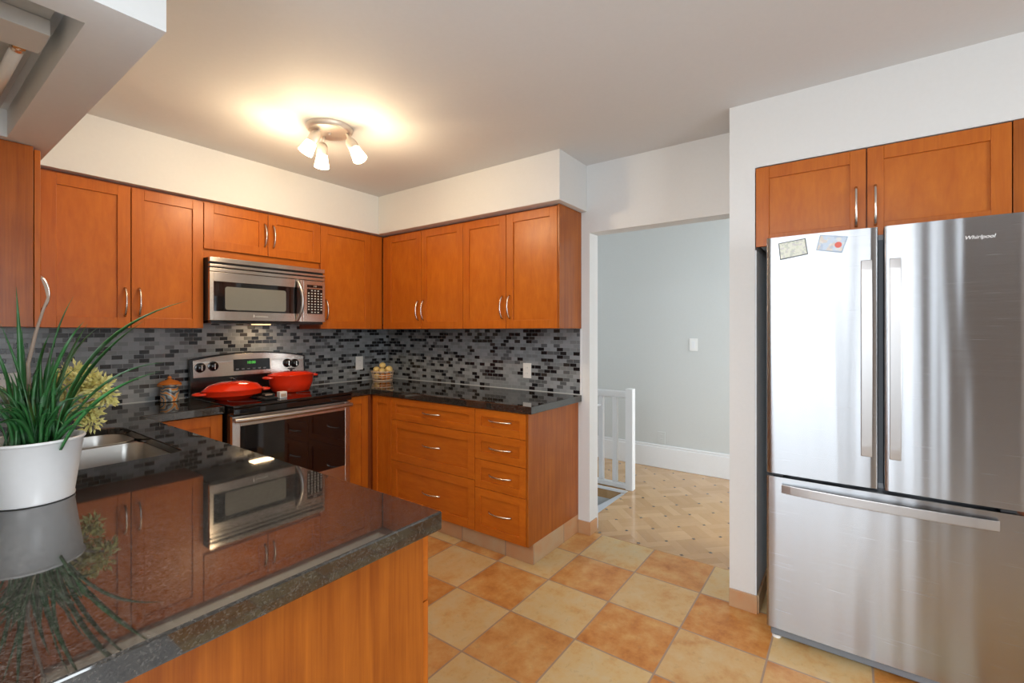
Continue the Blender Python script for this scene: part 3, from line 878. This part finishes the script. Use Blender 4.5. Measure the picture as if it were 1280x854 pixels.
strap((-3.462, 0.85), (-3.462, 1.612), 0, 0.0175, 0.018, dl)
strap((-3.548, 0.85), (-3.548, 1.612), 0, 0.0175, 0.018, drr)
strap((-3.825, 0.668), (-3.175, 0.668), 0.018, 0, 0.022, fz)
text('brand_lettering', 'Whirlpool', 0.0185, 'logo', drr, lambda x, y, z: FR(-3.776 - x, 1.666 + y, -0.0005 + z), 0.001, 0.25)
MB().box(-0.455, -0.39, -3.885, -3.13, 0.016, 0.056).build('base_grille', 'grille', fr, bevel=0.006)
for y in (-3.15, -3.86):
    MB().lathe([(0.018, 0.0), (0.018, 0.012), (0.009, 0.013), (0.009, 0.045)], (-0.43, y, 0), 16).build('levelling_foot', 'white', fr, smooth='auto')
for y in (-3.16, -3.85):
    MB().box(-0.47, -0.36, y - 0.02, y + 0.02, 0.7125, 0.7262).build('hinge', 'darkrec', fr, bevel=0.002)
MB().box(-0.398, -0.390, -3.52, -3.494, 0.73, 1.70).build('centre_gasket', 'gapgrey', fr)

# magnets
def magnet(pts, mat, fmat, label):
    cy = sum(p[0] for p in pts) / 4
    cz = sum(p[1] for p in pts) / 4
    m = thing('fridge_magnet', (FXF + 0.001, cy, cz), label, 'magnet', 'picture magnets on the refrigerator')
    MB().loft([[FR(u, v_, 0.0005) for u, v_ in pts], [FR(u, v_, 0.0035) for u, v_ in pts]]).build('backing', fmat, m)
    ins = [(cy + (u - cy) * 0.93, cz + (v_ - cz) * 0.90) for u, v_ in pts]
    MB().loft([[FR(u, v_, 0.0035) for u, v_ in ins], [FR(u, v_, 0.0042) for u, v_ in ins]]).build('picture', mat, m)
    return m
magnet([(-3.163, 1.711), (-3.261, 1.722), (-3.270, 1.655), (-3.169, 1.640)], 'pic1', 'frameblk', 'pale green sketch magnet with dark border, top left of refrigerator door')
m = magnet([(-3.311, 1.729), (-3.404, 1.712), (-3.385, 1.650), (-3.297, 1.668)], 'pic2', 'frameblu', 'tilted blue picture magnet with a red spot on refrigerator door')
MB().lathe([(0.012, 0.0), (0.012, 0.0008)], FR(-3.372, 1.682, 0.0042), 16, rot=Matrix.Rotation(-PI / 2, 3, 'Y')).build('red_spot', 'redspot', m)

# ------------------------------------------------------------------ outlets and switches
def wallplate(name, F, u, v, w_, h_, label, cat, sockets, mat='white'):
    p0 = F(u, v, 0)
    o = thing(name, p0, label, cat)
    pl = MB().fbox(F, u - w_ / 2, u + w_ / 2, v - h_ / 2, v + h_ / 2, 0.0005, 0.006).build('plate', mat, o, bevel=0.002)
    if sockets:
        for dv in (-0.02, 0.02):
            s_ = MB().fbox(F, u - 0.014, u + 0.014, v + dv - 0.013, v + dv + 0.013, 0.006, 0.0075).build('socket', mat, pl, bevel=0.001)
            MB().fbox(F, u - 0.007, u - 0.0045, v + dv - 0.004, v + dv + 0.006, 0.0075, 0.0078).fbox(F, u + 0.0045, u + 0.007, v + dv - 0.004, v + dv + 0.006, 0.0075, 0.0078).build('slots', 'sidegrey', s_)
    else:
        MB().fbox(F, u - 0.016, u + 0.016, v - 0.033, v + 0.033, 0.006, 0.009).build('rocker', 'trimw', pl, bevel=0.002)
    return o
FAw, FBw = FA(-0.006), FB(-0.006)
wallplate('power_outlet', FAw, -0.311, 1.064, 0.072, 0.115, 'white outlet on tiled back wall between range and fruit basket', 'outlet', True)
wallplate('power_outlet', FBw, -1.543, 1.055, 0.070, 0.108, 'white outlet on the right tiled wall above the drawers', 'outlet', True)
o = wallplate('power_outlet', FAw, -2.385, 1.080, 0.105, 0.095, 'white outlet plate on tiled wall behind the spiky plant', 'outlet', True)
FH = FB(1.78)
wallplate('light_switch', FH, -2.221, 1.21, 0.075, 0.118, 'white light switch on the grey hall wall', 'switch', False)
wallplate('power_outlet', FH, -1.92, 0.295, 0.072, 0.115, 'low outlet on grey hall wall beside the stair railing', 'outlet', True, 'hallwall')

# ------------------------------------------------------------------ stair railing
rl = thing('stair_railing', (0.99, -1.4, 0.0), 'white painted stair railing with square newel post in hall', 'railing')
MB().box(0.958, 1.022, -1.946, -1.882, 0.001, 0.853).build('newel_post', 'trimw', rl, bevel=0.004)
MB().box(0.968, 1.012, -1.8815, 1.98, 0.772, 0.828).build('top_rail', 'trimw', rl, bevel=0.008)
MB().box(0.968, 1.012, -1.8815, 1.98, 0.004, 0.045).build('bottom_rail', 'trimw', rl, bevel=0.005)
y = -1.78
while y < 1.9:
    MB().box(0.973, 1.007, y - 0.021, y + 0.021, 0.045, 0.772).build('baluster', 'trimw', rl, bevel=0.003)
    y += 0.128
hr = MB().tube([(0.88, -1.65, 0.70), (0.88, -1.60, 0.685), (0.88, 1.2, -0.9)], 0.02, 10).build('stair_handrail', 'trimw', rl, smooth=True)
MB().tube([(0.88, -1.63, 0.695), (0.975, -1.65, 0.695)], 0.01, 8).build('bracket', 'trimw', hr, smooth=True)
st = thing('staircase', (0.54, -1.0, -1.3), 'grey carpeted stair going down behind the doorway jamb with white stringer', 'staircase')
b = MB()
for i in range(6):
    b.box(0.165, 0.905, -1.60 + i * 0.25, -1.35 + i * 0.25, -1.45, -0.19 - i * 0.19)
b.build('treads', 'sidegrey', st, bevel=0.01)
for x0 in (0.907,):
    MB().loft([[(x, -1.91, -0.024), (x, -1.86, -0.024), (x, 0.2, -1.45), (x, -0.10, -1.45), (x, -1.91, -0.16)] for x in (x0, x0 + 0.028)]).build('stringer', 'trimw', st)

# ------------------------------------------------------------------ ceiling spot lamp
lp = thing('ceiling_spotlight', (-1.322, -1.154, CE), 'round brushed nickel ceiling lamp with three lit frosted glass shades', 'lamp')
MB().lathe([(0.118, CE), (0.118, CE - 0.010), (0.112, CE - 0.020), (0.106, CE - 0.026), (0.0, CE - 0.028)], (-1.322, -1.154, 0), 48).build('canopy', 'satin', lp, smooth='auto')
MB().sphere((-1.322, -1.154, CE - 0.03), 0.009).build('finial', 'satin', lp, smooth=True)


def spot(rootp, joint, tip):
    rootp, joint, tip = Vector(rootp), Vector(joint), Vector(tip)
    d = (tip - joint).normalized()
    rot = Vector((0, 0, 1)).rotation_difference(d).to_matrix()
    a = MB().tube([rootp, joint], 0.008, 10).build('arm', 'satin', lp, smooth=True)
    h = MB().lathe([(0.006, -0.008), (0.018, -0.002), (0.0265, 0.012), (0.0285, 0.03), (0.0285, 0.066), (0.0, 0.066)], joint, 28, rot=rot).build('lamp_holder', 'satin', lp, smooth='auto')
    g = MB().lathe([(0.0275, 0.0665), (0.029, 0.078), (0.033, 0.10), (0.038, 0.128), (0.036, 0.128), (0.031, 0.10), (0.027, 0.0735), (0.0, 0.0715)], joint, 32, rot=rot, cap0=False).build('glass_shade', 'glow', lp, smooth=True)
    l = bpy.data.lights.new('spot_bulb', 'POINT')
    l.energy = 5.5
    l.color = (1.0, 0.74, 0.45)
    l.shadow_soft_size = 0.03
    lo = bpy.data.objects.new('spot_bulb', l)
    C.objects.link(lo)
    lo.location = Vector(joint) + d * 0.16 - Vector(lp.location)
    lo.parent = lp
spot((-1.378, -1.150, 2.400), (-1.384, -1.140, 2.385), (-1.425, -1.112, 2.29))
spot((-1.310, -1.085, 2.400), (-1.315, -1.076, 2.362), (-1.318, -1.074, 2.25))
spot((-1.262, -1.220, 2.400), (-1.259, -1.240, 2.362), (-1.238, -1.312, 2.24))

# ------------------------------------------------------------------ fluorescent fitting in the light box
fl = thing('fluorescent_fixture', (-2.55, -1.24, ZT + 0.1), 'bare unlit fluorescent tube fitting recessed in the dropped box overhead', 'lamp')
MB().box(-2.63, -2.472, -1.76, -0.72, ZT + 0.075, ZT + 0.1095).build('tray', 'fixturegrey', fl, bevel=0.002)
sx = -2.512
tb = MB().lathe([(0.016, -1.455), (0.016, -0.80)], (0, 0, 0), 20, rot=Matrix.Rotation(PI / 2, 3, 'X') @ Matrix.Diagonal((1, 1, -1))).build('tmp', 'tube')
for v_ in tb.data.vertices:
    v_.co += Vector((sx, 0, ZT + 0.045)) - fl.location
tb.name = 'tube'; tb.data.name = 'tube'; tb.parent = fl
for p in tb.data.polygons:
    p.use_smooth = True
MB().lathe([(0.0175, 0), (0.0175, 0.02)], (sx, -1.458, ZT + 0.045), 20, rot=Matrix.Rotation(-PI / 2, 3, 'X')).build('end_cap', 'nickel', tb, smooth='auto')
MB().box(sx - 0.013, sx + 0.013, -1.474, -1.459, ZT + 0.030, ZT + 0.072).build('lamp_socket', 'brass', fl, bevel=0.002)
MB().box(sx - 0.10, sx + 0.040, -1.62, -1.475, ZT + 0.030, ZT + 0.074).build('ballast_cover', 'lightgrey', fl, bevel=0.002)

# ------------------------------------------------------------------ cookware
def oval_pot(x, y, z, rx, ry, base, h, lidh, label, handles, name):
    t_ = thing(name, (x, y, z), label, 'pot', 'red enamelled pots on the range')
    k = ry / rx
    bd2 = MB().lathe([(base * 0.92, 0), (base, 0.006), (rx * 0.96, h * 0.55), (rx, h), (rx + 0.003, h + 0.004), (rx - 0.006, h + 0.004), (rx - 0.008, h)], (x, y, z), 48, 1, k).build('body', 'red', t_, smooth='auto')
    lid = MB().lathe([(rx + 0.002, h + 0.0045), (rx + 0.003, h + 0.010), (rx - 0.006, h + 0.014), (rx * 0.8, h + 0.014 + lidh * 0.55), (rx * 0.45, h + 0.014 + lidh * 0.9), (0, h + 0.014 + lidh)], (x, y, z), 48, 1, k).build('lid', 'red', t_, smooth='auto')
    zt = z + h + 0.012 + lidh
    MB().lathe([(0.008, zt - z - 0.002), (0.008, zt - z + 0.010), (0.024, zt - z + 0.014), (0.024, zt - z + 0.020), (0.0, zt - z + 0.022)], (x, y, z), 24).build('knob', 'black', lid, smooth='auto')
    for s_ in (-1, 1):
        pts = []
        for i in range(13):
            a = -PI / 2 + PI * i / 12
            pts.append((x + s_ * (rx * 0.965 + handles * max(math.cos(a), 0) ** 0.8), y + 0.036 * math.sin(a), z + h - 0.006))
        MB().tube(pts, 0.0085, 8, flat=0.9).build('handle', 'red', t_, smooth=True)
    return t_
oval_pot(-1.46, -0.345, 0.9226, 0.168, 0.125, 0.105, 0.050, 0.045, 'shallow red enamelled braiser with domed lid on the left burners', 0.052, 'braiser')
oval_pot(-1.055, -0.275, 0.9226, 0.150, 0.120, 0.125, 0.108, 0.018, 'deep red enamelled oval dutch oven on the right burners', 0.040, 'dutch_oven')
o = thing('egg_timer', (-1.265, -0.55, 0.9226), 'tiny white cube timer on black cooktop before the dutch oven', 'timer')
MB().box(-1.288, -1.243, -0.572, -0.532, 0.9226, 0.962).build('body', 'white', o, bevel=0.003)
MB().box(-1.282, -1.249, -0.5732, -0.572, 0.930, 0.95).build('label_panel', 'tan', o)
o = thing('pot_holder', (-1.345, -0.52, 0.9226), 'small folded black pot holder with tan trim on the cooktop', 'pot holder')
MB().loft([[(-1.385, -0.58, z), (-1.305, -0.58, z), (-1.300, -0.47, z), (-1.380, -0.47, z)] for z in (0.9226, 0.936)]).build('pad', 'blackcloth', o, bevel=0.004)
MB().loft([[(-1.37, -0.56, z), (-1.31, -0.56, z), (-1.315, -0.49, z), (-1.36, -0.49, z)] for z in (0.9362, 0.955)]).build('fold', 'blackcloth', o, bevel=0.005)
MB().box(-1.372, -1.330, -0.5615, -0.560, 0.948, 0.955).build('trim_edge', 'tan', o)

# jar
j = thing('ceramic_jar', (-1.71, -0.09, 0.914), 'painted ceramic jar with orange lid on counter left of range', 'jar')
MB().lathe([(0.040, 0.0), (0.050, 0.004), (0.045, 0.012), (0.046, 0.05), (0.043, 0.085), (0.050, 0.092), (0.062, 0.094), (0.062, 0.100), (0.04, 0.102)], (-1.71, -0.09, 0.9142), 36).build('body', 'jar', j, smooth='auto')
MB().lathe([(0.060, 0.1025), (0.060, 0.108), (0.040, 0.122), (0.016, 0.130), (0.007, 0.134)], (-1.71, -0.09, 0.9142), 36).build('lid', 'jarlid', j, smooth='auto')
MB().sphere((-1.71, -0.09, 0.9142 + 0.141), 0.011).build('lid_knob', 'jarlid', j, smooth=True)

# fruit basket
BX, BY, BZ = -0.185, -0.160, 0.9142
fb = thing('fruit_basket', (BX, BY, BZ), 'small wire fruit basket of lemons and oranges in the counter corner', 'basket')
ring = lambda r, z: [(BX + r * math.cos(a), BY + r * math.sin(a), BZ + z) for a in [2 * PI * i / 28 for i in range(29)]]
MB().lathe([(0.078, 0.0), (0.078, 0.004)], (BX, BY, BZ), 28).build('base', 'wire', fb)
for r, z, th in ((0.080, 0.006, 0.005), (0.084, 0.030, 0.0025), (0.087, 0.050, 0.0045), (0.091, 0.078, 0.006)):
    MB().tube(ring(r, z), th, 6).build('hoop', 'wire', fb, smooth=True)
b = MB()
for i in range(13):
    a = 2 * PI * i / 13 + 0.1
    b.tube([(BX + 0.079 * math.cos(a), BY + 0.079 * math.sin(a), BZ + 0.005), (BX + 0.091 * math.cos(a), BY + 0.091 * math.sin(a), BZ + 0.078)], 0.0024, 5)
b.build('side_wires', 'wire', fb, smooth=True)


def fruit(name, dx, dy, dz, r, mat, label, cat, sz=0.95, dimple=True):
    o = MB().sphere((BX + dx, BY + dy, BZ + dz), r, 1, 1, sz, 24, 14).build(name, mat, None, smooth=True, loc=(BX + dx, BY + dy, BZ + dz - r * sz))
    return tag(o, label, cat, 'fruit in the basket')
# image-right is (+x, -y); toward the camera is (-x, -y)
R_ = Vector((0.588, -0.809, 0)); N_ = Vector((-0.62, -0.785, 0))
def fr_at(name, r_, n_, z, rad, mat, label, cat, **k):
    p = R_ * r_ + N_ * n_
    fruit(name, p.x, p.y, z, rad, mat, label, cat, **k)
fr_at('orange', 0.000, 0.036, 0.033, 0.028, 'orange', 'orange low at the front of the fruit basket', 'fruit')
fr_at('orange', 0.046, 0.006, 0.036, 0.029, 'orange', 'orange low at the right side of the fruit basket', 'fruit')
fr_at('lemon', -0.048, 0.008, 0.036, 0.028, 'lemon', 'pale lemon low at the left side of the fruit basket', 'fruit')
fr_at('lemon', -0.004, 0.034, 0.086, 0.026, 'lemon', 'pale lemon at the front just over the basket rim', 'fruit')
fr_at('lemon', -0.052, 0.000, 0.093, 0.028, 'lemon', 'pale lemon on the left of the heaped fruit', 'fruit')
fr_at('lemon', 0.054, 0.000, 0.096, 0.031, 'lemon', 'large pale lemon on the right of the heaped fruit', 'fruit')
fr_at('lemon', 0.000, -0.012, 0.128, 0.0275, 'lemon', 'pale lemon on top of the heaped fruit', 'fruit')

# ------------------------------------------------------------------ potted plant in the foreground
PX, PY, PZ = -2.524, -1.751, 0.9142
pp = thing('potted_plant', (PX, PY, PZ), 'spiky green plant in a white metal pot on the near counter', 'plant')
pot = MB().lathe([(0.074, 0.0), (0.0775, 0.002), (0.078, 0.007), (0.0765, 0.010), (0.0935, 0.144), (0.096, 0.147), (0.098, 0.150), (0.0972, 0.154), (0.0945, 0.155), (0.091, 0.150), (0.088, 0.122), (0.0, 0.120)], (PX, PY, PZ), 64).build('pot', 'potwhite', pp, smooth='auto')
MB().lathe([(0.0875, 0.1225), (0.0875, 0.129), (0.05, 0.134), (0.0, 0.133)], (PX, PY, PZ), 40).build('soil', 'soil', pp, smooth=True)


def blade(bm, pts, w, fold=0.35):
    """long narrow leaf with a folded midrib, tapering to its tip"""
    pts = [Vector(p) for p in pts]
    n = len(pts)
    rows = []
    prev = None
    for i, p in enumerate(pts):
        s_ = i / (n - 1)
        d = (pts[min(i + 1, n - 1)] - pts[max(i - 1, 0)]).normalized()
        side = d.cross(Vector((0, 0, 1)))
        if side.length < 0.15:
            side = prev if prev is not None else d.cross(Vector((0.6, 0.8, 0)))
        side.normalize()
        if prev is not None and side.dot(prev) < 0:
            side = -side
        prev = side
        nrm = side.cross(d).normalized()
        ww = w * (0.75 + 0.5 * s_ * (1 - s_) * 2) * max(1 - s_ ** 4, 0.03)
        rows.append([bm.verts.new(p - side * ww + nrm * ww * fold), bm.verts.new(p - nrm * ww * 0.15), bm.verts.new(p + side * ww + nrm * ww * fold), bm.verts.new(p - nrm * ww * 0.5)])
    for a, b2 in zip(rows, rows[1:]):
        for i in range(4):
            j2 = (i + 1) % 4
            bm.faces.new((a[i], a[j2], b2[j2], b2[i]))
    bm.faces.new(rows[-1])
    bm.faces.new(rows[0][::-1])


def bez(a, b, c, n=12):
    a, b, c = Vector(a), Vector(b), Vector(c)
    return [a * (1 - t_) ** 2 + b * 2 * t_ * (1 - t_) + c * t_ ** 2 for t_ in [i / n for i in range(n + 1)]]


LEAVES = [((-2.543, -1.665, 1.452), (-2.536, -1.675, 1.22)), ((-2.443, -1.718, 1.431), (-2.487, -1.701, 1.26)), ((-2.453, -1.874, 1.36), (-2.488, -1.784, 1.243)),
          ((-2.407, -1.683, 1.357), (-2.458, -1.697, 1.233)), ((-2.374, -1.643, 1.35), (-2.452, -1.663, 1.224)), ((-2.302, -2.083, 1.412), (-2.429, -1.865, 1.284)),
          ((-2.349, -1.933, 1.363), (-2.44, -1.808, 1.22)), ((-2.279, -1.859, 1.249), (-2.395, -1.784, 1.194)), ((-2.361, -2.087, 1.241), (-2.43, -1.906, 1.166)),
          ((-2.431, -1.956, 1.155), (-2.462, -1.845, 1.124)), ((-2.474, -1.965, 1.115), (-2.476, -1.861, 1.099)), ((-2.492, -1.736, 1.33), (-2.514, -1.705, 1.2)),
          ((-2.58, -1.75, 1.354), (-2.541, -1.736, 1.204)), ((-2.612, -1.742, 1.363), (-2.564, -1.722, 1.205)), ((-2.622, -1.642, 1.305), (-2.566, -1.677, 1.162)),
          ((-2.578, -1.788, 1.249), (-2.555, -1.735, 1.126)), ((-2.624, -1.81, 1.144), (-2.568, -1.759, 1.121)), ((-2.462, -1.607, 1.265), (-2.484, -1.662, 1.151)),
          ((-2.525, -1.605, 1.345), (-2.526, -1.646, 1.197))]
b = MB()
rnd = random.Random(3)
for tip, mid in LEAVES:
    tip, mid = Vector(tip), Vector(mid)
    base = Vector((PX, PY, PZ + 0.130)) + Vector(((mid.x - PX) * 0.45 + rnd.uniform(-0.02, 0.02), (mid.y - PY) * 0.45 + rnd.uniform(-0.02, 0.02), 0))
    ctrl = (mid - base * 0.25 - tip * 0.25) * 2
    blade(b.bm, bez(base, ctrl, tip, 14), rnd.uniform(0.0058, 0.0080))
for i in range(52):
    a = rnd.uniform(0, 2 * PI)
    rad = rnd.uniform(0.03, 0.13)
    hh = rnd.uniform(0.06, 0.19)
    base = Vector((PX + 0.06 * math.cos(a) * rnd.random(), PY + 0.06 * math.sin(a) * rnd.random(), PZ + 0.129))
    tip = Vector((PX + rad * math.cos(a), PY + rad * math.sin(a), PZ + 0.135 + hh * (1.25 - rad * 3)))
    ctrl = base.lerp(tip, 0.45) + Vector((-0.02 * math.cos(a), -0.02 * math.sin(a), 0.05 + rad * 0.25))
    blade(b.bm, bez(base, ctrl, tip, 10), rnd.uniform(0.004, 0.0075))
b.build('leaves', 'leaf', pp, smooth=True)
b = MB()
curl = [(-2.501, -1.689, 1.477), (-2.494, -1.699, 1.454), (-2.49, -1.704, 1.425), (-2.498, -1.694, 1.391), (-2.509, -1.679, 1.334), (-2.521, -1.662, 1.25), (-2.517, -1.667, 1.06)]
b.tube([Vector(p) for p in curl[::-1]], [0.0045, 0.004, 0.0036, 0.003, 0.0028, 0.0032, 0.0012], 8)
b.tube([(-2.452, -1.66, 1.11), (-2.444, -1.668, 1.16), (-2.449, -1.672, 1.185), (-2.456, -1.674, 1.192)], 0.0025, 6)
o = b.build('dry_leaf', 'dryleaf', pp, smooth=True)
o['label'] = 'dry brown curled leaf tip'
# pale yellow-green sprig leaning out behind the spiky leaves
b = MB()
rnd = random.Random(11)
cen = [(-2.455, -1.50, 1.15, 0.035), (-2.418, -1.543, 1.195, 0.045), (-2.392, -1.57, 1.185, 0.042), (-2.365, -1.605, 1.170, 0.035), (-2.355, -1.62, 1.145, 0.026),
       (-2.405, -1.555, 1.135, 0.04), (-2.385, -1.580, 1.10, 0.033), (-2.435, -1.52, 1.165, 0.04), (-2.380, -1.585, 1.065, 0.024), (-2.44, -1.53, 1.11, 0.035)]
for (x, y, z, r) in cen:
    for k in range(int(r * 3000)):
        d = Vector((rnd.gauss(0, 1), rnd.gauss(0, 1), rnd.gauss(0, 1))).normalized()
        p = Vector((x, y, z)) + d * r * rnd.uniform(0.4, 1.0)
        out = (d + Vector((rnd.uniform(-.5, .5), rnd.uniform(-.5, .5), rnd.uniform(-.6, .3)))).normalized()
        s1 = out.orthogonal().normalized()
        L_ = rnd.uniform(0.014, 0.024)
        w_ = L_ * 0.30
        n_ = out.cross(s1)
        vs = [b.bm.verts.new(q) for q in (p, p + out * L_ * 0.4 + s1 * w_, p + out * L_ + n_ * 0.003, p + out * L_ * 0.4 - s1 * w_, p + out * L_ * 0.45 + n_ * 0.003)]
        for f_ in ((0, 1, 4), (1, 2, 4), (2, 3, 4), (3, 0, 4)):
            b.bm.faces.new([vs[q] for q in f_])
o = b.build('flower_head', 'yleaf', pp)
o['label'] = 'pale yellow-green frilly flower head leaning out of the pot'
b = MB()
for x, y, z, r in cen[:8:2]:
    b.tube(bez((-2.47, -1.63, 1.05), (-2.46, -1.60, 1.12), (x, y, z), 6), 0.003, 6)
b.build('flower_stem', 'oldstem', o, smooth=True)
